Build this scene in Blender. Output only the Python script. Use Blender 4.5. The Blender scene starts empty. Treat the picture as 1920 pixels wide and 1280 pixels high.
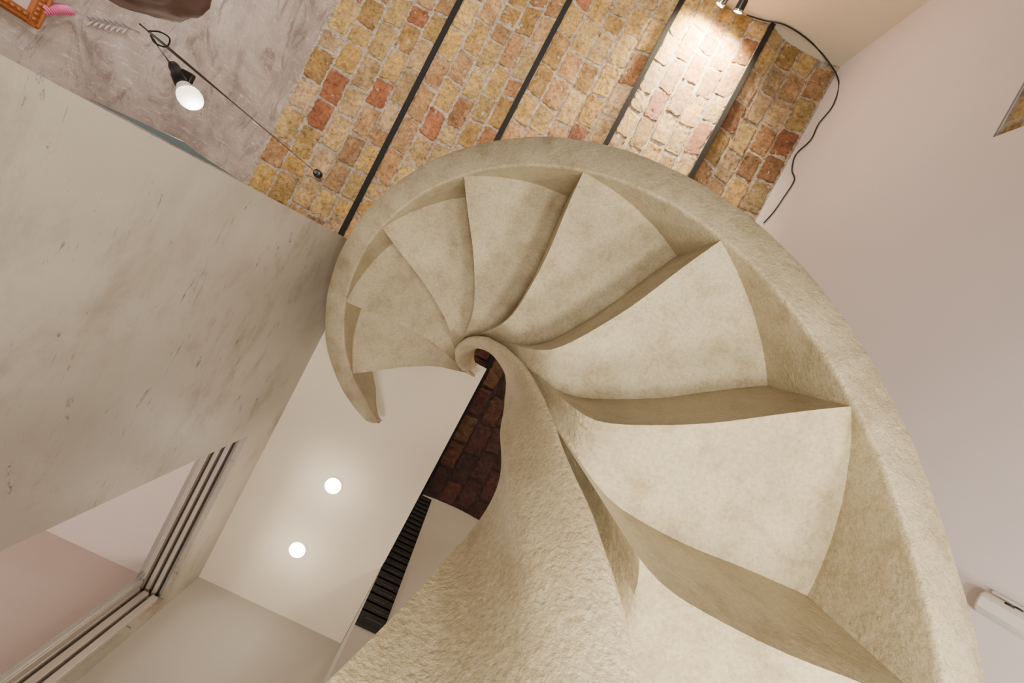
import bpy, bmesh, math, random
from mathutils import Matrix, Vector, noise
random.seed(7)
C = bpy.context.scene.collection
R = math.radians
PI = math.pi
F = 747.0; CZ = 0.7
_a = R(27.97)
Zc = Vector((-25, 42, -F)).normalized()
uc = Vector((math.cos(_a), -math.sin(_a), 0)); uc = (uc - Zc*uc.dot(Zc)).normalized()
yc = Zc.cross(uc)
ROT = Matrix((uc, yc, Zc))
def ray(px, py): return ROT @ Vector((px-960, 640-py, -F))
def at(px, py, h):
    d = ray(px, py); t = h/d.z
    return Vector((d.x*t, d.y*t, h+CZ))
def onx(px, py, X):
    d = ray(px, py); t = X/d.x
    return Vector((X, d.y*t, d.z*t+CZ))
def ony(px, py, Y):
    d = ray(px, py); t = Y/d.y
    return Vector((d.x*t, Y, d.z*t+CZ))
cam = bpy.data.cameras.new('camera'); co = bpy.data.objects.new('camera', cam); C.objects.link(co)
cam.sensor_width = 36; cam.lens = F*36/1920; cam.clip_start = 0.02
co.matrix_world = Matrix.Translation((0,0,CZ)) @ ROT.to_4x4()
bpy.context.scene.camera = co

# ---------------------------------------------------------------- materials
def lin(c): return tuple(((v/255)/12.92 if v/255 <= .04045 else ((v/255+.055)/1.055)**2.4) for v in c)
def mat(name, build):
    m = bpy.data.materials.new(name); m.use_nodes = True
    nt = m.node_tree; b = nt.nodes['Principled BSDF']
    build(nt, b); return m
def N(nt, t, **kw):
    n = nt.nodes.new(t)
    for k, v in kw.items():
        if k in n.inputs: n.inputs[k].default_value = v
        else: setattr(n, k, v)
    return n
def coords(nt, scale=(1,1,1)):
    g = N(nt, 'ShaderNodeNewGeometry'); mp = N(nt, 'ShaderNodeMapping'); mp.inputs['Scale'].default_value = scale
    nt.links.new(g.outputs['Position'], mp.inputs['Vector']); return mp.outputs['Vector']
def ramp(nt, fac, stops):
    r = N(nt, 'ShaderNodeValToRGB'); e = r.color_ramp.elements
    while len(e) < len(stops): e.new(.5)
    for el, (p, c) in zip(e, stops): el.position = p; el.color = (*c, 1)
    nt.links.new(fac, r.inputs['Fac']); return r.outputs['Color']
def noise_tex(nt, vec, scale, detail=6, rough=.6, dist=0):
    n = N(nt, 'ShaderNodeTexNoise', Scale=scale, Detail=detail, Roughness=rough, Distortion=dist)
    nt.links.new(vec, n.inputs['Vector']); return n.outputs['Fac']
def mixc(nt, fac, a, b, mode='MIX'):
    m = N(nt, 'ShaderNodeMix'); m.data_type = 'RGBA'; m.blend_type = mode
    if isinstance(fac, float): m.inputs['Factor'].default_value = fac
    else: nt.links.new(fac, m.inputs['Factor'])
    for s, v in ((6, a), (7, b)):
        if isinstance(v, tuple): m.inputs[s].default_value = (*v, 1)
        else: nt.links.new(v, m.inputs[s])
    return m.outputs[2]
def bump(nt, b, h, strength=.3, dist=.01, prev=None):
    n = N(nt, 'ShaderNodeBump', Strength=strength, Distance=dist); nt.links.new(h, n.inputs['Height'])
    if prev: nt.links.new(prev, n.inputs['Normal'])
    nt.links.new(n.outputs['Normal'], b.inputs['Normal']); return n.outputs['Normal']
def plain(name, col, rough=.6, metal=0, emit=None, es=0):
    def f(nt, b):
        v = coords(nt); n = noise_tex(nt, v, 14, 4)
        c = ramp(nt, n, [(.3, tuple(x*.9 for x in lin(col))), (.7, lin(col))])
        nt.links.new(c, b.inputs['Base Color'])
        b.inputs['Roughness'].default_value = rough; b.inputs['Metallic'].default_value = metal
        if emit: b.inputs['Emission Color'].default_value = (*lin(emit), 1); b.inputs['Emission Strength'].default_value = es
    return mat(name, f)
def wallpaint(name, c1, c2, rough=.85, bs=.08):
    def f(nt, b):
        v = coords(nt); n = noise_tex(nt, v, 1.3, 5)
        nt.links.new(ramp(nt, n, [(.3, lin(c1)), (.7, lin(c2))]), b.inputs['Base Color'])
        b.inputs['Roughness'].default_value = rough
        bump(nt, b, noise_tex(nt, v, 90, 4), bs, .004)
    return mat(name, f)
def stair_plaster(core, k=1.0):
    def f(nt, b):
        v = coords(nt)
        n1 = noise_tex(nt, v, 3.2, 10, .66); n2 = noise_tex(nt, v, 130, 6, .75); n3 = noise_tex(nt, v, 13, 10, .75, .4)
        kk = lambda c: tuple(x*k for x in lin(c))
        c = ramp(nt, n1, [(.3, kk((166,152,122))), (.5, kk((185,171,139))), (.72, kk((200,187,155)))])
        c2 = ramp(nt, n2, [(.36, lin((168,158,136))), (.58, (1,1,1))])
        c = mixc(nt, .40, c, c2, 'MULTIPLY')
        c3 = ramp(nt, n3, [(.38, lin((200,190,166))), (.52, (1,1,1))])
        c = mixc(nt, .15 if core else .45, c, c3, 'MULTIPLY')
        nt.links.new(c, b.inputs['Base Color'])
        b.inputs['Roughness'].default_value = .25 if core else .36
        a = bump(nt, b, noise_tex(nt, v, 150, 6, .7), .8 if not core else .6, .0045)
        if core:
            a = bump(nt, b, noise_tex(nt, v, 6, 3, .5, .2), .22, .012, a)
            a = bump(nt, b, noise_tex(nt, v, 38, 2, .5, .1), .18, .005, a)
            bump(nt, b, noise_tex(nt, v, 120, 2.5, .5, .1), .6, .0036, a)
        else:
            a = bump(nt, b, noise_tex(nt, v, 9, 6, .6, .8), .45, .018, a)
            bump(nt, b, noise_tex(nt, v, 38, 4, .55, .4), .4, .006, a)
    return f
M_STAIR = mat('stair_plaster', stair_plaster(False))
M_RIM_SHADE = mat('shaded_rim_plaster', stair_plaster(False, .84))  # same stair plaster, darkened: shade on the outer rim put into its colour
M_CORE = mat('trowelled_stair_plaster', stair_plaster(True, 1.06))
def panel(nt, b):
    v = coords(nt); vs = coords(nt, (1, 1.2, .8))
    c = ramp(nt, noise_tex(nt, vs, 1.1, 5, .5, .2), [(.3, lin((150,142,129))), (.5, lin((168,160,147))), (.7, lin((186,178,165)))])
    sm = ramp(nt, noise_tex(nt, coords(nt, (1, .9, 1.9)), 2.6, 14, .76, .3), [(.48, (1,1,1)), (.60, lin((214,206,192))), (.72, lin((150,141,126)))])
    mask = ramp(nt, noise_tex(nt, v, 1.4, 3, .5), [(.38, (.2,.2,.2)), (.60, (.9,.9,.9))])
    c = mixc(nt, mask, c, mixc(nt, 1.0, c, sm, 'MULTIPLY'))
    sc = ramp(nt, noise_tex(nt, coords(nt, (1, 3, 14)), 1.7, 12, .8, 1.2), [(.60, (1,1,1)), (.625, lin((104,96,84)))])
    c = mixc(nt, .75, c, sc, 'MULTIPLY')
    nt.links.new(c, b.inputs['Base Color']); b.inputs['Roughness'].default_value = .42
    bump(nt, b, noise_tex(nt, v, 40, 6), .12, .004)
M_PANEL = mat('smudged_plaster', panel)
def venetian(nt, b):
    v = coords(nt)
    c = ramp(nt, noise_tex(nt, v, 1.9, 8, .62, .8), [(.34, lin((160,149,148))), (.5, lin((190,180,178))), (.66, lin((216,208,206)))])
    s1 = ramp(nt, noise_tex(nt, coords(nt, (1, 5, 1.6)), 4.2, 12, .82, 2.2), [(.54, (0,0,0)), (.60, (.8,.8,.8))])
    c = mixc(nt, s1, c, lin((236,230,222)))
    s2 = ramp(nt, noise_tex(nt, coords(nt, (1, 1.2, 2.4)), 2.1, 12, .8, 1.4), [(.51, (0,0,0)), (.61, (.8,.8,.8))])
    c = mixc(nt, s2, c, lin((134,123,121)))
    nt.links.new(c, b.inputs['Base Color']); b.inputs['Roughness'].default_value = .42
    bump(nt, b, noise_tex(nt, v, 12, 9, .75, 1), .4, .012)
M_GREY = mat('scratched_grey_plaster', venetian)
def brickm(nt, b):
    at_ = N(nt, 'ShaderNodeAttribute'); at_.attribute_name = 'Col'
    v = coords(nt)
    n = ramp(nt, noise_tex(nt, v, 34, 10, .78), [(.36, lin((134,112,88))), (.56, (1,1,1))])
    c = mixc(nt, .85, at_.outputs['Color'], n, 'MULTIPLY')
    n2 = ramp(nt, noise_tex(nt, v, 13, 12, .82), [(.52, (0,0,0)), (.65, (.38,.38,.38))])
    c = mixc(nt, n2, c, lin((222,198,158)))
    n3 = ramp(nt, noise_tex(nt, coords(nt, (1,1,1.1)), 20, 12, .82, .6), [(.56, (1,1,1)), (.65, lin((146,116,86)))])
    c = mixc(nt, 1.0, c, n3, 'MULTIPLY')
    dk = N(nt, 'ShaderNodeRGBToBW'); nt.links.new(at_.outputs['Color'], dk.inputs['Color'])
    k = ramp(nt, dk.outputs['Val'], [(.15, (0,0,0)), (.24, (1,1,1))])
    n4 = mixc(nt, .9, at_.outputs['Color'], n, 'MULTIPLY')
    c = mixc(nt, k, n4, c)
    nt.links.new(c, b.inputs['Base Color']); b.inputs['Roughness'].default_value = .55
    a = bump(nt, b, noise_tex(nt, v, 36, 11, .82), .9, .016)
    bump(nt, b, noise_tex(nt, v, 190, 5, .7), .5, .004, a)
M_BRICK = mat('old_brick', brickm)
M_RIGHT = wallpaint('rose_white_paint', (215,205,205), (220,210,210))
M_FRONT = wallpaint('cream_paint', (208,198,176), (216,206,186))
M_SOFFIT = wallpaint('soffit_paint', (220,208,186), (226,215,194))
M_BACK = wallpaint('grey_white_paint', (172,164,152), (180,172,160))
M_ROSE = wallpaint('rose_beige_paint', (218,200,188), (223,207,196))
M_ROSE2 = wallpaint('brown_rose_paint', (197,176,163), (203,183,170))
M_FLOOR = plain('dark_floor', (90,78,64), .5)
M_BLACK = plain('black_steel', (7,6,6), .8)
M_BLK2 = plain('black_plastic', (26,24,24), .4)
M_SLAT = plain('black_lacquer', (12,14,14), .7)
M_PALE = plain('pale_line', (74,74,66), .7)
M_LINING = plain('grey_lining', (160,150,136), .6)
M_REVEAL = plain('grey_reveal', (150,140,134), .7)
M_ALU = plain('brushed_aluminium', (200,190,178), .28, .35)
M_DKALU = plain('dark_aluminium', (62,53,46), .35, .3)
M_CHROME = plain('chrome', (200,200,200), .15, 1)
M_BULB = plain('bulb_glass', (250,244,236), .3, 0, (255,240,222), 3.0)
M_NECK = plain('frosted_neck', (214,204,196), .25, 0, (255,236,220), .35)
M_LED = plain('downlight_led', (255,250,240), .3, 0, (255,244,222), 16)
M_SPOTLED = plain('spot_led', (255,250,240), .3, 0, (255,246,220), 10)
M_WHITE = plain('white_plastic', (232,228,222), .35)
M_WOOD = plain('brown_bark', (76,52,40), .8)
M_ORANGE = plain('gold_brown_wood', (160,94,50), .45)
M_PINK = plain('pink_plastic', (226,110,160), .35)
M_TEAL = plain('blue_grey_board', (90,106,112), .5)
M_PRINT = plain('pale_print', (206,190,196), .6)
M_LEAF = plain('grey_leaf_paint', (166,156,156), .7)
def glassf(nt, b):
    b.inputs['Base Color'].default_value = (.85,.9,.88,1); b.inputs['Roughness'].default_value = .05
    b.inputs['Transmission Weight'].default_value = .9
M_GLASS = mat('window_glass', glassf)

# ---------------------------------------------------------------- mesh helpers
class MB:
    def __init__(s): s.v = []; s.f = []; s.c = None
    def add(s, vs, fs):
        o = len(s.v); s.v += [tuple(v) for v in vs]; s.f += [tuple(i+o for i in f) for f in fs]; return s
    def box(s, a, b):
        x0,x1 = sorted((a[0],b[0])); y0,y1 = sorted((a[1],b[1])); z0,z1 = sorted((a[2],b[2]))
        return s.add([(x0,y0,z0),(x1,y0,z0),(x1,y1,z0),(x0,y1,z0),(x0,y0,z1),(x1,y0,z1),(x1,y1,z1),(x0,y1,z1)],
              [(0,3,2,1),(4,5,6,7),(0,1,5,4),(1,2,6,5),(2,3,7,6),(3,0,4,7)])
    def rings(s, rings, n):
        vs = [q for rg in rings for q in rg]; fs = []
        for i in range(len(rings)-1):
            for k in range(n):
                fs.append((i*n+k, i*n+(k+1)%n, (i+1)*n+(k+1)%n, (i+1)*n+k))
        fs.append(tuple(range(n))[::-1]); fs.append(tuple((len(rings)-1)*n+k for k in range(n)))
        return s.add(vs, fs)
    def tube(s, pts, r, n=10):
        pts = [Vector(p) for p in pts]; rs = r if isinstance(r, (list, tuple)) else [r]*len(pts)
        rings = []; up = None
        for i, p in enumerate(pts):
            d = (pts[min(i+1,len(pts)-1)] - pts[max(i-1,0)]).normalized()
            if up is None: up = d.orthogonal().normalized()
            up = (up - d*up.dot(d)).normalized(); w = d.cross(up)
            rings.append([p + (up*math.cos(2*PI*k/n) + w*math.sin(2*PI*k/n))*rs[i] for k in range(n)])
        return s.rings(rings, n)
    def lathe(s, base, axis, prof, n=24):      # prof = (radius, distance along axis)
        axis = Vector(axis).normalized(); up = axis.orthogonal().normalized(); w = axis.cross(up)
        return s.rings([[Vector(base)+axis*d+(up*math.cos(2*PI*k/n)+w*math.sin(2*PI*k/n))*max(r_,1e-4) for k in range(n)] for r_, d in prof], n)
def smooth(o, ang=40):
    for p in o.data.polygons: p.use_smooth = True
    try: o.data.set_sharp_from_angle(angle=R(ang))
    except Exception: pass
def obj(name, mb, m, parent=None, sm=True, bevel=0, kind=None, label=None, seg=2):
    me = bpy.data.meshes.new(name)
    off = Vector((0,0,0))
    q = parent
    while q: off += Vector(q.location); q = q.parent
    vs = [Vector(v) for v in mb.v]
    if parent is None and kind is None:
        xs = [v.x for v in vs]; ys = [v.y for v in vs]; zs = [v.z for v in vs]
        off = Vector(((min(xs)+max(xs))/2, (min(ys)+max(ys))/2, min(zs)))
    me.from_pydata([v-off for v in vs], [], mb.f); me.update()
    bm = bmesh.new(); bm.from_mesh(me); bmesh.ops.recalc_face_normals(bm, faces=bm.faces); bm.to_mesh(me); bm.free()
    if mb.c:
        ca = me.color_attributes.new('Col', 'FLOAT_COLOR', 'POINT')
        for i, c in enumerate(mb.c): ca.data[i].color = (*c, 1)
    me.materials.append(m)
    o = bpy.data.objects.new(name, me); C.objects.link(o)
    if parent: o.parent = parent
    elif kind is None: o.location = off
    if sm: smooth(o)
    if bevel:
        bv = o.modifiers.new('bevel', 'BEVEL'); bv.width = bevel; bv.segments = seg; bv.limit_method = 'ANGLE'; bv.angle_limit = R(40)
    if kind: o['kind'] = kind
    if label: o['label'] = label
    return o
def struct(name, mb, m, parent=None, **k):
    return obj(name, mb, m, parent, sm=False, kind='structure' if not parent else None, **k)
def thing(name, label, cat, loc=(0,0,0), group=None):
    o = bpy.data.objects.new(name, None); o.empty_display_size = .05; C.objects.link(o); o.location = loc
    o['label'] = label; o['category'] = cat
    if group: o['group'] = group
    return o
def tag(o, label, cat, group=None):
    o['label'] = label; o['category'] = cat
    if group: o['group'] = group
    return o

# ---------------------------------------------------------------- dimensions
ZC = 4.1                       # brick ceiling, underside of beams
XR, XW, XG = 1.56, -.86, -2.36 # right wall, left wall with window, grey wall
YF = -3.25                     # front wall
YB = 2.19                      # back wall
ZS = 3.05                      # mezzanine soffit
YM = 1.66                      # wall under the brick, right of the soffit
XS = .075                      # free edge of soffit
BEAMS = [-1.484, -.706, .109, .873]

# ---------------------------------------------------------------- setting
struct('floor', MB().box((-3.4,-3.5,-.1),(1.8,2.5,0)), M_FLOOR)
P1 = onx(1860,258,XR)
ny, nz = P1.y, P1.z
w = MB()
w.box((XR,ny,0),(XR+.25,2.5,4.5)); w.box((XR,YF-.2,nz),(XR+.25,ny,4.5)); w.box((XR,YF-.2,0),(XR+.25,ny,nz-1.3))
w.box((XR,YF-.2,nz-1.3),(XR+.25,YF+.25,nz))
struct('wall_right', w, M_RIGHT)
struct('wall_front', MB().box((XG-.2,YF-.2,0),(XR,YF,4.5)), M_FRONT)
struct('wall_far_left', MB().box((XG-.2,YF,0),(XG,.2,4.5)), M_GREY)
wy0, wz1 = onx(480,810,XW).y, onx(480,810,XW).z
wz1 = (wz1 + onx(340,1040,XW).z)/2
wy1 = YB-.07
wz0 = 1.0
w = MB(); w.box((XW-.18,0,0),(XW,wy0,4.5)); w.box((XW-.18,wy0,wz1),(XW,YB,4.5)); w.box((XW-.18,wy0,0),(XW,YB,wz0)); w.box((XW-.18,wy1,wz0),(XW,YB,wz1))
w.box((XG,0,0),(XW-.18,.2,4.5))
struct('wall_left', w, M_PANEL)
struct('wall_back', MB().box((-3.4,YB,0),(XR,YB+.2,4.5)), M_BACK)
a1 = ony(810,935,YM).x; a0 = ony(665,1170,YM).x
struct('wall_back.001', MB().box((a0,YM,0),(XR,YB,4.4)), M_BACK)
struct('ceiling.001', MB().box((XW,.30,ZS),(XS,YM-.04,ZS+.06)).box((XW,YM-.04,ZS),(min(XS,a0-.002),YB,ZS+.06)), M_SOFFIT)
struct('ceiling.002', MB().box((-3.4,.2,wz1+.12),(XW-.18,YB,wz1+.22)), M_ROSE)
struct('wall_beyond', MB().box((-3.4,YB-.02,0),(XW-.18,YB-.001,wz1+.12)), M_ROSE2)
struct('wall_beyond_left', MB().box((-3.5,.2,0),(-3.4,YB,wz1+.22)), M_ROSE2)
win = bpy.data.objects.new('window_1', None); C.objects.link(win); win['kind'] = 'structure'; win.location = (XW, wy0, wz0)
for i, (dx, wd_, hh, mm) in enumerate([(.042,.0035,.014,M_BLK2),(.060,.010,.014,M_ALU),(.080,.0035,.012,M_DKALU),(.098,.010,.014,M_ALU),(.118,.0035,.012,M_DKALU),(.140,.012,.016,M_ALU)]):
    x = XW-dx
    obj('track_rail', MB().box((x-wd_,wy0+.01,wz1-hh),(x+wd_,wy1,wz1)), mm, win, bevel=.0015)
for i in range(3):
    x = XW-.035-.05*i
    obj('jamb_profile', MB().box((x-.018,wy1-.03,wz0),(x+.014,wy1,wz1-.03)), M_ALU, win, bevel=.002)
    obj('jamb_seal', MB().box((x-.024,wy1-.015,wz0),(x-.019,wy1,wz1-.03)), M_DKALU, win)
obj('sliding_sash', MB().box((XW-.15,wy1-.075,wz0),(XW-.125,wy1-.03,wz1-.03)), M_ALU, win, bevel=.002)
obj('glass_pane', MB().box((XW-.142,wy1-.11,wz0),(XW-.134,wy1-.076,wz1-.03)), M_GLASS, win)
obj('head_lining', MB().box((XW-.178,wy0+.002,wz1-.004),(XW-.03,wy1,wz1-.001)), M_LINING, win)

# ---------------------------------------------------------------- brick ceiling
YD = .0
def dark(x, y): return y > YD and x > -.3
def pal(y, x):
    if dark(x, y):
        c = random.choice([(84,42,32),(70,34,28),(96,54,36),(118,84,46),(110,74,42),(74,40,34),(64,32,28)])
    else:
        t = random.random()
        if t < .62: c = random.choice([(224,182,104),(226,190,118),(208,164,90),(216,182,122)])
        elif t < .88: c = random.choice([(210,166,114),(202,154,102),(220,184,136)])
        elif t < .97: c = random.choice([(202,146,94),(190,132,82),(180,136,88)])
        else: c = (190,118,76)
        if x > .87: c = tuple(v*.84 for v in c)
    k = random.uniform(.84, 1.05)
    return lin(tuple(min(255, v*k) for v in c))
bays = [XG] + BEAMS + [XR]
RISE = .06
def vault(x, a, b):
    t = (x-a)/(b-a); return ZC + .005 + RISE*(1-(2*t-1)**2)
bc = MB(); bc.c = []
for bi in range(5):
    a, b = bays[bi], bays[bi+1]
    nx, ny_ = 44, 280
    vs = []; fs = []
    for i in range(nx+1):
        for j in range(ny_+1):
            x = a+(b-a)*i/nx; y = YF+(YM-YF)*j/ny_
            z = vault(x, a, b)+.008+.008*noise.noise(Vector((x*20,y*20,3)))+.005*noise.noise(Vector((x*50,y*50,3)))
            vs.append((x,y,z))
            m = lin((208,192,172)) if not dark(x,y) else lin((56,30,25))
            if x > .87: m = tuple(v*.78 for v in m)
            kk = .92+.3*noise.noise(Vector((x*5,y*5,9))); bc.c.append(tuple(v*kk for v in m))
    for i in range(nx):
        for j in range(ny_):
            q = i*(ny_+1)+j; fs.append((q,q+1,q+ny_+2,q+ny_+1))
    bc.add(vs, fs)
    rows = max(4, round((b-a)/.160)); pw = (b-a)/rows
    for r_ in range(rows):
        y = YF - random.uniform(0,.25)
        while y < YM:
            L = random.choice([.25,.26,.24,.28,.23,.22])
            if random.random() < .1: L = .14
            y0, y1 = max(y, YF)+.0, min(y+L, YM)
            y += L + random.uniform(.014,.026)
            if y1-y0 < .05: continue
            x0 = a+r_*pw+random.uniform(.005,.014); x1 = a+(r_+1)*pw-random.uniform(.005,.014)
            if r_ == 0: x0 += .010
            if r_ == rows-1: x1 -= .010
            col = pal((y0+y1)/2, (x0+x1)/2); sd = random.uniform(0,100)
            n1, n2 = 22, 15; vs = []; fs = []
            tiltx, tilty = random.uniform(-.005,.005), random.uniform(-.005,.005)
            cr_ = random.uniform(.008,.016)
            skew = random.uniform(-.014,.014)
            for i in range(n1+1):
                for j in range(n2+1):
                    u = i/n1; v = j/n2
                    uu = .5-.5*math.cos(PI*u); vv = .5-.5*math.cos(PI*v)
                    yy = y0+(y1-y0)*uu + skew*(vv-.5); xx = x0+(x1-x0)*vv
                    dx = max(0, abs(uu-.5)*2-(1-2*cr_/(y1-y0))) / (2*cr_/(y1-y0)); dv = max(0, abs(vv-.5)*2-(1-2*cr_/(x1-x0))) / (2*cr_/(x1-x0))
                    dd = math.hypot(dx, dv)
                    if dd > 1:
                        k = 1/dd
                        su = 1 if uu > .5 else -1; sv = 1 if vv > .5 else -1
                        yy -= su*(dx-dx*k)*cr_; xx -= sv*(dv-dv*k)*cr_
                    q0 = Vector((xx*18,yy*18,sd)); q1 = Vector((xx*50,yy*50,sd))
                    xx += .009*noise.noise(q0)+.009*noise.noise(q1); yy += .009*noise.noise(q0+Vector((0,0,7)))+.009*noise.noise(q1+Vector((0,0,7)))
                    e = max(dx, dv, min(1,dd)); prof = 1 if e < .45 else math.sqrt(max(0, 1-((e-.45)/.55)**2))
                    if i in (0,n1) or j in (0,n2): prof = -1.4
                    z = vault(xx, a, b) + .011 - prof*.009 + tiltx*(uu-.5)+tilty*(vv-.5) + .005*noise.noise(Vector((xx*24,yy*24,sd)))+.006*noise.noise(Vector((xx*60,yy*60,sd)))
                    vs.append((xx,yy,z)); kk = .97+.38*noise.noise(Vector((xx*11,yy*11,sd+3)))-.14*e
                    bc.c.append(tuple(min(1,q*kk) for q in col))
            for i in range(n1):
                for j in range(n2):
                    q = i*(n2+1)+j; fs.append((q,q+1,q+n2+2,q+n2+1))
            bc.add(vs, fs)
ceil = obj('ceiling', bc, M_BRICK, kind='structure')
struct('ceiling.003', MB().box((XG-.2,YF-.2,ZC+.2),(XR+.25,YB+.2,ZC+.3)), M_FRONT)
BL = ['black steel beam between brick bays nearest the grey scratched wall','black steel beam above the left part of the spiral stair, second from the grey wall',
      'black steel beam at the left of the spotlit brick bay','black steel beam between the spotlit brick and the dark bay by the right wall']
for x, l in zip(BEAMS, BL):
    t = thing('steel_beam', l, 'beam', (x, (YF+YM)/2, ZC), 'steel beams of the brick ceiling')
    obj('flange', MB().box((x-.021,YF,ZC-.014),(x+.021,YM,ZC+.004)), M_BLACK, t, bevel=.002)
    obj('web', MB().box((x-.005,YF,ZC+.004),(x+.005,YM,ZC+.16)), M_BLACK, t)

nb = MB(); nb.c = []
def flatbrick(mb, xw, y0, y1, z0, z1):
    vs = [(xw,y0,z0),(xw,y1,z0),(xw,y1,z1),(xw,y0,z1)]; mb.add(vs, [(0,1,2,3)]); mb.c += [lin((214,198,180))]*4
    z = z1-.083; k = 0
    while z > z0:
        y = y0-(.10 if k%2 else 0)
        while y < y1:
            ya, yb = max(y,y0)+.010, min(y+.19,y1)-.010
            if yb-ya > .03:
                col = pal(-1,0); zt = z+.066
                mb.add([(xw-.001,ya,z+.004),(xw-.001,yb,z+.004),(xw-.001,yb,zt),(xw-.001,ya,zt),(xw-.007,ya+.008,z+.010),(xw-.007,yb-.008,z+.010),(xw-.007,yb-.008,zt-.006),(xw-.007,ya+.008,zt-.006)],
                       [(0,1,5,4),(1,2,6,5),(2,3,7,6),(3,0,4,7),(4,5,6,7)]); mb.c += [tuple(q*.85 for q in col)]*8
            y += .20
        z -= .082; k += 1
flatbrick(nb, XR+.016, YF+.25, ny, nz-1.3, nz)
w2 = bpy.data.objects.new('window_2', None); C.objects.link(w2); w2['kind'] = 'structure'; w2.location = (XR, ny, nz)
obj('brick_backing', nb, M_BRICK, w2, sm=False)
obj('reveal_lining', MB().box((XR+.001,YF+.25,nz-.003),(XR+.007,ny,nz-.0005)), M_REVEAL, w2, sm=False)

# ---------------------------------------------------------------- spiral stair
AX, AY = .051, .2132
ZA, RS, T0, DT = 2.7418, .2256, R(-213.3), R(30.115)
RI, RO = .69, .792
ZLIM = ZS-.008
def hz(p): return ZA - RS*(p-T0)/DT
def sst(a, b, x):
    t = max(0, min(1, (x-a)/(b-a))); return t*t*(3-2*t)
def swirl(r): return R(50)*math.exp(-max(0, r-.145)/.034) - R(1.0)*math.exp(-((r-.42)/.12)**2)
def pt(r, p, z): return (AX+r*math.cos(p), AY+r*math.sin(p), z)
stair = thing('spiral_staircase', 'cream plaster spiral staircase seen from below with curling fan of steps', 'staircase', (AX, AY, 0))
def rt(p): return .158 + .112*sst(R(-35), R(32), p)
def rfull(p): return rt(p) + .05*sst(R(50), R(100), p)
NST = 13
rhos = [.145,.150,.156,.165,.175,.187,.2,.215,.23,.245,.26,.28,.30,.32,.34,.36,.38,.40,.43,.46,.5,.54,.58,.62,.65,.67,.69,.70]
for k in range(NST):
    mb = MB(); ns = 30
    zu = ZA - RS*k; bot = []; top = []
    for r_ in rhos:
        for s_ in range(ns+1):
            p = T0 + DT*(k + s_/ns) - swirl(r_)
            rin = rfull(p) - .016               # the step ends inside the inner band
            re = r_ + (rin-.145)*max(0, 1-(r_-.145)/.40)**2
            q = rt(p); g_ = sst(R(-50),R(0),p)   # groove beside the inner band
            wgt = 1-sst(q-.03+.02*g_, q+.075-.035*g_, re)
            zh = hz(p)+.08+.065*g_
            zb = (1-wgt)*zu + wgt*zh
            wv = .003*noise.noise(Vector((r_*9, p*3, k*3.1)))
            hol = .012*math.sin(PI*s_/ns)*math.sin(PI*max(0,min(1,(re-.2)/.49)))
            bot.append(pt(re, p, min(ZLIM-.1, max(.005, zb+wv+hol))))
            top.append(pt(re, p, min(ZLIM, max((1-wgt)*zu+wgt*(hz(p)+.08+.05*g_)+.25, .03))))
    n = len(bot); W = ns+1; fs = []
    mb.v = bot+top
    for i in range(len(rhos)-1):
        for j in range(ns):
            q = i*W+j
            fs.append((q,q+1,q+W+1,q+W)); fs.append((n+q,n+q+W,n+q+W+1,n+q+1))
    for j in range(ns):
        fs.append((j,n+j,n+j+1,j+1)); q = (len(rhos)-1)*W+j; fs.append((q,q+1,n+q+1,n+q))
    for i in range(len(rhos)-1):
        q = i*W; fs.append((q,q+W,n+q+W,n+q)); q = i*W+ns; fs.append((q,n+q,n+q+W,q+W))
    mb.f = fs
    obj('step', mb, M_STAIR, stair, bevel=.015, seg=4)
def sweep(name, prof, p0, p1, n, m_=M_STAIR, amp=.006, m2=None, segs=()):
    mb = MB(); ix = []
    for i in range(n+1):
        p = p0+(p1-p0)*i/n
        pr = prof(p); m = len(pr)
        for (r_, z) in pr:
            q = Vector((math.cos(p)*r_, math.sin(p)*r_, z))
            nn = amp*noise.noise(q*6)+amp*.4*noise.noise(q*17)
            mb.v.append(pt(r_+nn, p, max(.003, min(z, ZLIM))))
    for i in range(n):
        for j in range(m):
            mb.f.append((i*m+j, i*m+(j+1)%m, (i+1)*m+(j+1)%m, (i+1)*m+j)); ix.append(1 if j in segs else 0)
    mb.f.append(tuple(range(m))); mb.f.append(tuple(n*m+j for j in range(m))[::-1]); ix += [0,0]
    o = obj(name, mb, m_, stair)
    if m2:
        o.data.materials.append(m2)
        for f, i in zip(o.data.polygons, ix): f.material_index = i
    smooth(o, 60)
    return o
PTOP = R(-239); PLOW = R(165)
def outer_prof(p):
    z = hz(p) - .010
    e = sst(PTOP, PTOP+R(34), p)
    e2 = math.sqrt(max(0, min(1, (p-PTOP)/R(4)))); e3 = sst(PTOP-R(3), PTOP+R(16), p)
    ro = RI + (RO+.028*sst(R(-20),R(25),p)-RI)*(.72+.28*e)*(.55+.45*e2); H = .05+.43*e
    H = min(H, ZLIM-z)
    ri = RI + .030*(1-e3) + .008*(1-e2)
    z += .03*(1-e2)
    sl = .030*e                    # the underside slopes up to the outside
    return [(ri-.001,z+.2*H),(ri,z+.015),(ri+.001,z+.005),(ri+.006,z),((ri+ro)/2,z+sl*.5),(ro-.006,z+sl-.002),(ro-.001,z+sl+.004),(ro,z+sl+.010),(ro+.002,z+max(H*.5,sl+.03)),(ro,z+H),(ri,z+H),(ri,z+.6*H)]
sweep('outer_stringer', outer_prof, PTOP, PLOW, 300, M_STAIR, .003, M_RIM_SHADE, (3,4,5,6,7,8))
PT2 = R(-245)
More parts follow.
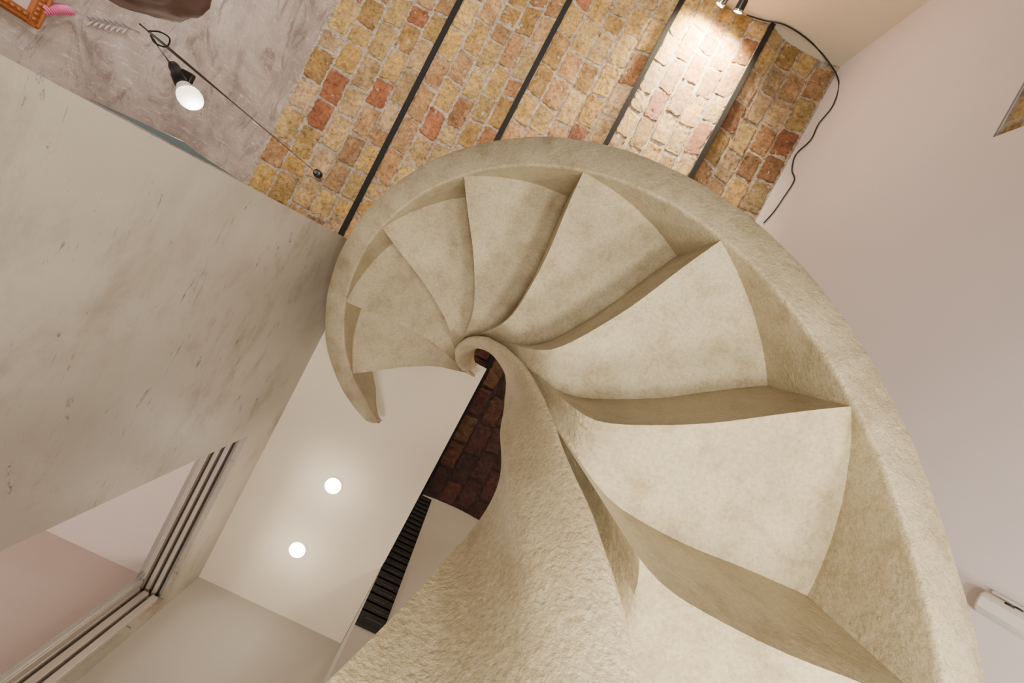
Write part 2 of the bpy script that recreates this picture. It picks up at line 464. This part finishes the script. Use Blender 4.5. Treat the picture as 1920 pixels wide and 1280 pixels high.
def inner_prof(p):
    z = hz(p) - .045
    e = sst(PT2, PT2+R(60), p); e2 = math.sqrt(max(0, min(1, (p-PT2)/R(10))))
    lo = sst(R(-5), R(75), p)
    H = .08+.42*e + .22*sst(R(0), R(75), p); H = min(H, ZLIM-z-.01)
    wi = .085+.066*lo - .018*sst(R(-60),R(0),p)*(1-sst(R(0),R(40),p))
    r = rfull(p); r = wi + (r-wi)*(.35+.65*e2)
    out = [(r-.03,z+H*.6),(r-.03,z+.20),(r-.012,z+.09),(r-.002,z+.035),(r-.003,z+.010)]
    ra = r-.010
    for i in range(19):            # broad rounded face turning from the underside into the well
        t = i/18*PI/2
        out.append((ra-(ra-wi)*math.sin(t)**1.25, z+H*(1-math.cos(t)**.9)))
    out += [(wi+.008,z+H+.004),(wi+.03,z+H+.008),(r-.03,z+H)]
    return out
sweep('inner_stringer', inner_prof, PT2, PLOW, 420, M_CORE, .004)

# ---------------------------------------------------------------- fittings
DL = ['lit round downlight in the soffit nearer the spiral stair', 'lit round downlight in the soffit nearer the back wall']
for (px, py), l in zip([(625,910),(558,1030)], DL):
    c = at(px, py, ZS-CZ)
    t = thing('downlight', l, 'light', c, 'soffit downlights')
    obj('ring', MB().lathe(c, (0,0,-1), [(.056,0),(.056,.003),(.052,.006),(.048,.006),(.046,.001)], 32), M_WHITE, t)
    obj('lens', MB().lathe(c-Vector((0,0,.002)), (0,0,-1), [(.047,0),(.046,.006),(.03,.010),(.001,.012)], 32), M_LED, t)
    ld = bpy.data.lights.new('downlight_lamp', 'POINT'); ld.energy = 2.2; ld.color = (1,.90,.74); ld.shadow_soft_size = .03
    lo = bpy.data.objects.new('downlight_lamp', ld); C.objects.link(lo); lo.location = c-Vector((0,0,.22))
zlow = ony(690,1182,YM).z
t = thing('slatted_panel', 'tall black slatted panel with thin pale lines beside the dark brick', 'panel', ((a0+a1)/2, YM, zlow))
obj('backing', MB().box((a0,YM-.012,zlow),(a1,YM-.0005,ZC-.02)), M_SLAT, t)
for i in range(22):
    z = zlow+.02+i*(ZC-zlow-.06)/22
    obj('slat', MB().box((a0,YM-.014,z),(a1,YM-.012,z+.078)), M_SLAT, t)
    obj('pale_line', MB().box((a0+.035+.01*(i%2),YM-.0155,z+.03),(a1-.02-.012*(i%3),YM-.0138,z+.032)), M_PALE, t)

K = at(595,325,ZC-CZ-.0)
S = at(262,45,1.15)
def wl(px, py):
    d = ray(px,py).normalized(); o = Vector((0,0,CZ)); e = (K-S).normalized(); w0 = o-S
    b = d.dot(e); dd = d.dot(w0); ee = e.dot(w0); t = (ee-b*dd)/(1-b*b); return S+e*t
def mark(px, py, ref): return at(px, py, ref.z-CZ)
ro = thing('ceiling_rose', 'small dark round hook plate on the brick ceiling end of the wire', 'hook', K)
obj('plate', MB().lathe(K+Vector((0,0,.03)), (0,0,-1), [(.03,0),(.034,.03),(.03,.045),(.016,.05)], 20), M_BLK2, ro)
obj('hook', MB().lathe(K-Vector((0,0,.018)), (0,0,-1), [(.012,0),(.012,.02),(.006,.03)], 12), M_CHROME, ro)
tag(obj('suspension_wire', MB().tube([S, S.lerp(K,.5)-Vector((0,0,.01)), K-Vector((0,0,.03))], .0022, 6), M_BLK2), 'thin dark wire running from brown ornament to the brick ceiling', 'wire')
A = wl(425,185); B = wl(275,62); Cm = wl(345,120)
pl = thing('pendant_bulb', 'glowing white bulb in a black socket clipped on a thin wire', 'light bulb', mark(350,150,Cm))
obj('clamp_rod', MB().tube([B, wl(320,95), wl(370,143), A], [.003,.0045,.0045,.003], 8), M_BLK2, pl)
def cr(ps, n=8):
    out = []
    for i in range(len(ps)-1):
        p0, p1, p2, p3 = ps[max(i-1,0)], ps[i], ps[i+1], ps[min(i+2,len(ps)-1)]
        for k in range(n):
            t = k/n; out.append(.5*((2*p1)+(p2-p0)*t+(2*p0-5*p1+4*p2-p3)*t*t+(3*p1-p0-3*p2+p3)*t**3))
    return out+[ps[-1]]
obj('cable_loop', MB().tube(cr([B, mark(300,60,B), mark(318,72,B), mark(312,88,B), mark(290,80,B), mark(283,66,B), mark(300,92,B), mark(318,118,Cm), mark(322,132,Cm)], 5), .0022, 6), M_BLK2, pl)
s0 = mark(325,122,Cm); s1 = mark(365,200,Cm); ax = (s1-s0).normalized(); L = (s1-s0).length; U = L/88.0
V = U*.86
obj('socket', MB().lathe(s0-ax*U*4, ax, [(V*7,0),(V*10,U*3),(V*12,U*10),(V*12,U*20),(V*15,U*24),(V*16,U*32),(V*17,U*44),(V*15,U*47)], 20), M_BLK2, pl)
obj('socket_clip', MB().box(tuple(s0+ax*U*24+Vector((-.0,-.028,-.006))), tuple(s0+ax*U*38+Vector((.022,-.006,.010)))), M_BLK2, pl, bevel=.003)
obj('bulb_neck', MB().lathe(s0+ax*U*38, ax, [(V*13,0),(V*15,U*6),(V*19,U*14),(V*22,U*19)], 28), M_NECK, pl)
obj('glass_bulb', MB().lathe(s0+ax*U*38, ax, [(V*21.5,U*18.5),(V*24,U*23),(V*25.5,U*31),(V*24,U*39),(V*19,U*46),(V*12,U*50),(V*4,U*52),(.0005,U*52.5)], 28), M_BULB, pl)
ld = bpy.data.lights.new('bulb_lamp', 'POINT'); ld.energy = 4; ld.color = (1,.9,.78); ld.shadow_soft_size = .05
lo = bpy.data.objects.new('bulb_lamp', ld); C.objects.link(lo); lo.location = s1+ax*.06

cc = at(238,-78,1.1)
mb = MB(); nu, nv = 60, 36
for i in range(nv+1):
    th = PI*i/nv
    for j in range(nu):
        ph = 2*PI*j/nu; d = Vector((math.sin(th)*math.cos(ph), math.sin(th)*math.sin(ph), math.cos(th)))
        k = 1+.14*noise.noise(d*2.2)+.04*noise.noise(d*8)+.015*noise.noise(d*24)
        q = Vector((d.x*.205*k, d.y*.112*k, d.z*.08*k))
        a_ = R(-6); mb.v.append(tuple(cc+Vector((q.x*math.cos(a_)-q.y*math.sin(a_), q.x*math.sin(a_)+q.y*math.cos(a_), q.z))))
for i in range(nv):
    for j in range(nu):
        mb.f.append((i*nu+j, i*nu+(j+1)%nu, (i+1)*nu+(j+1)%nu, (i+1)*nu+j))
orn = thing('hanging_ornament', 'dark brown rough rounded object cut off by the top edge', 'ornament', cc)
obj('body', mb, M_WOOD, orn)
obj('wall_arm', MB().tube([cc, (XG+.001,cc.y-.05,cc.z-.05)], .008, 8), M_BLK2, orn)

g = lambda px, py, d=0: onx(px, py, XG+d)
c0 = g(60,50)
fr = thing('picture_frame', 'orange wooden picture frame corner on the scratched grey wall', 'picture frame', c0)
yy, zz = c0.y, c0.z
m1 = MB().box((XG+.002,yy-.6,zz-.045),(XG+.030,yy,zz)).box((XG+.030,yy-.6,zz-.016),(XG+.042,yy-.006,zz-.006))
m2 = MB().box((XG+.002,yy-.045,zz-.75),(XG+.029,yy,zz-.046)).box((XG+.029,yy-.016,zz-.75),(XG+.041,yy-.006,zz-.046))
for i in range(24): m1.lathe((XG+.030,yy-.03-.022*i,zz-.030), (1,0,0), [(.009,0),(.008,.005),(.002,.009)], 8)
for i in range(28): m2.lathe((XG+.029,yy-.030,zz-.06-.022*i), (1,0,0), [(.009,0),(.008,.005),(.002,.009)], 8)
obj('frame_rail', m1, M_ORANGE, fr, bevel=.002); obj('frame_rail', m2, M_ORANGE, fr, bevel=.002)
obj('print', MB().box((XG+.002,yy-.55,zz-.7),(XG+.012,yy-.046,zz-.046)), M_PRINT, fr)
pts = []
for i in range(220):
    t_ = i/219; px = 80+52*t_; py = 20-3*math.sin(t_*3); q = g(px, py, .03)
    pts.append(q+Vector((.014*math.cos(t_*70), 0, 0))+Vector((0,.5,.8)).normalized()*.017*math.sin(t_*70))
tag(obj('coiled_cord', MB().tube(pts, .004, 6), M_PINK), 'pink coiled plastic cord beside the orange picture frame', 'cord')
lf = MB()
stem = [g(262,60,.003), g(240,50,.003), g(205,44,.003), g(165,36,.003)]
lf.tube(stem, .003, 5)
for i in range(7):
    t_ = i/6; px = 240-64*t_; py = 52-14*t_
    for sgn in (-1, 1):
        a_0 = g(px,py,.003); a_1 = g(px-14, py+sgn*(13-3*t_), .003)
        lf.tube([a_0, a_0.lerp(a_1,.35), a_0.lerp(a_1,.65), a_1], [.001,.006,.008,.001], 6)
tag(obj('leaf_decal', lf, M_LEAF), 'grey leafy twig decoration on the scratched grey wall', 'decoration')
tb = MB(); b0 = onx(180,189,XW-.02); b1 = onx(452,336,XW-.02)
za, zb = b0.z, b1.z
tb.add([(XW-.03,-.004,za),(XW-.03,-.004,zb),(XW-.03,-.014,(za+zb)/2+.05),(XW-.03,-.022,za+.22),
        (XW-.045,-.004,za),(XW-.045,-.004,zb),(XW-.045,-.014,(za+zb)/2+.05),(XW-.045,-.022,za+.22)],
       [(0,1,2,3),(7,6,5,4),(0,4,5,1),(1,5,6,2),(2,6,7,3),(3,7,4,0)])
tag(obj('wall_board', tb, M_TEAL, sm=False), 'thin blue grey board behind the edge of the smudged plaster wall', 'board')

SL = ['chrome and black spotlight at the ceiling, left one of the pair by the brick', 'black spotlight with bright rim, right one of the pair by the brick']
for i, ((px, py), l) in enumerate(zip([(1358,-2),(1390,10)], SL)):
    c = ony(px, py, YF+.10)
    c2 = Vector((c.x, YF, c.z+.02))
    t = thing('spotlight', l, 'spotlight', c, 'spotlights at the front wall')
    d = Vector((-.12+.2*i, .75, .45)).normalized()
    obj('housing', MB().lathe(c-d*.05, d, [(.018,0),(.033,.012),(.036,.03),(.038,.085),(.034,.09)], 24), M_CHROME if i == 0 else M_BLK2, t)
    obj('rim', MB().lathe(c+d*.03, d, [(.038,0),(.042,.004),(.042,.012),(.036,.014)], 24), M_CHROME, t)
    obj('lens', MB().lathe(c+d*.034, d, [(.034,0),(.034,.012),(.001,.016)], 24), M_SPOTLED, t)
    obj('arm', MB().tube([c-d*.03, c2+Vector((0,.02,.0)), c2], .008, 8), M_CHROME, t)
    obj('mount', MB().lathe(c2, (0,1,0), [(.03,0),(.03,.012),(.02,.016)], 20), M_BLK2, t)
    ld = bpy.data.lights.new('spot_lamp', 'SPOT'); ld.energy = 200; ld.color = (1,.82,.54); ld.spot_size = R(125); ld.spot_blend = 1.0; ld.shadow_soft_size = .03
    lo = bpy.data.objects.new('spot_lamp', ld); C.objects.link(lo); lo.location = c+d*.06+Vector((0,.06,-.14))
    lo.rotation_euler = Vector((0,.75,.6)).to_track_quat('-Z','Y').to_euler()
pp = [ony(1400,28,YF+.03), ony(1432,38,YF+.012), ony(1470,46,YF+.012), ony(1510,70,YF+.012), ony(1545,105,YF+.014)]
pp += [onx(x, y, XR-.010) for x, y in [(1572,150),(1563,195),(1535,232),(1520,262),(1492,290),(1485,318),(1489,338),(1468,372),(1450,398),(1432,418)]]
tag(obj('power_cable', MB().tube(cr(pp), .0055, 8), M_BLK2), 'black cable wandering from the spotlights along the right wall', 'cable')
u0 = onx(1855,1128,XR-.0)
un = thing('wall_unit', 'white rounded wall unit with two black dots at the right edge', 'wall unit', u0)
zt = u0.z+.0
mb = MB(); yc0 = u0.y+.02
prof = [(XR,yc0-.042),(XR-.034,yc0-.042),(XR-.044,yc0-.035),(XR-.046,yc0-.01),(XR-.042,yc0+.012),(XR-.030,yc0+.020),(XR,yc0+.022)]
m_ = len(prof)
mb.v = [(x,y,z) for z in (zt-.5, zt) for x,y in prof]
mb.f = [(j,(j+1)%m_,m_+(j+1)%m_,m_+j) for j in range(m_)]+[tuple(range(m_)),tuple(m_+j for j in range(m_))[::-1]]
obj('housing', mb, M_WHITE, un, bevel=.010, seg=4)
obj('back_plate', MB().box((XR-.012,yc0-.054,zt-.5),(XR-.001,yc0-.043,zt+.0)), M_WHITE, un, bevel=.003)
for px, py in ((1893,1134),(1910,1141)):
    q = ony(px, py, yc0-.044)
    obj('dot', MB().lathe((min(q.x,XR-.020),yc0-.0415,q.z), (0,-1,0), [(.008,0),(.008,.004),(.002,.005)], 16), M_BLACK, un)

# ---------------------------------------------------------------- added fill lights
def area(name, loc, size, e, col, aim=None, spread=180):
    ld = bpy.data.lights.new(name, 'AREA'); ld.energy = e; ld.color = col; ld.size = size; ld.spread = R(spread)
    lo = bpy.data.objects.new(name, ld); C.objects.link(lo); lo.location = loc
    lo.rotation_euler = (Vector(aim)-Vector(loc)).to_track_quat('-Z','Y').to_euler() if aim else (PI,0,0); return lo
area('added_fill_stair', (.52,.08,.08), .20, 25, (1,.93,.80))  # added fill under the steps, no fixture stands here
area('added_fill_right', (1.12,.22,.15), .3, 34, (1,.92,.82))  # added fill beside the stair, lights treads while risers stay dark
area('added_fill_centre', (.14,.06,.10), .18, 18, (1,.93,.80))  # added upward fill below the well for treads and stringer faces
area('added_fill_core', (-.10,-.30,.30), .10, 1.9, (1,.93,.80))  # small added fill to lift the left of the inner stringer
area('added_fill_brick', (-.4,-2.5,2.2), .8, 39, (1,.90,.77), (-.3,-2.0,4.1))  # added fill out of view that washes the brick ceiling
area('added_fill_left', (-1.5,-1.5,.3), .8, 36, (1,.93,.90), (-2.2,-1.6,3.0), 100)  # added fill aimed up the grey wall
area('added_fill_back', (-.25,1.5,.2), .5, 31, (1,.88,.79), (-.86,1.0,1.4))  # added fill that brightens the wall with the window
area('added_fill_next_room', (-2.2,1.0,1.2), .8, 24, (1,.91,.86))  # unseen fill added to brighten the room beyond the window
wd = bpy.data.worlds.new('world'); bpy.context.scene.world = wd; wd.use_nodes = True
wd.node_tree.nodes['Background'].inputs['Color'].default_value = (1,.92,.82,1); wd.node_tree.nodes['Background'].inputs['Strength'].default_value = .2
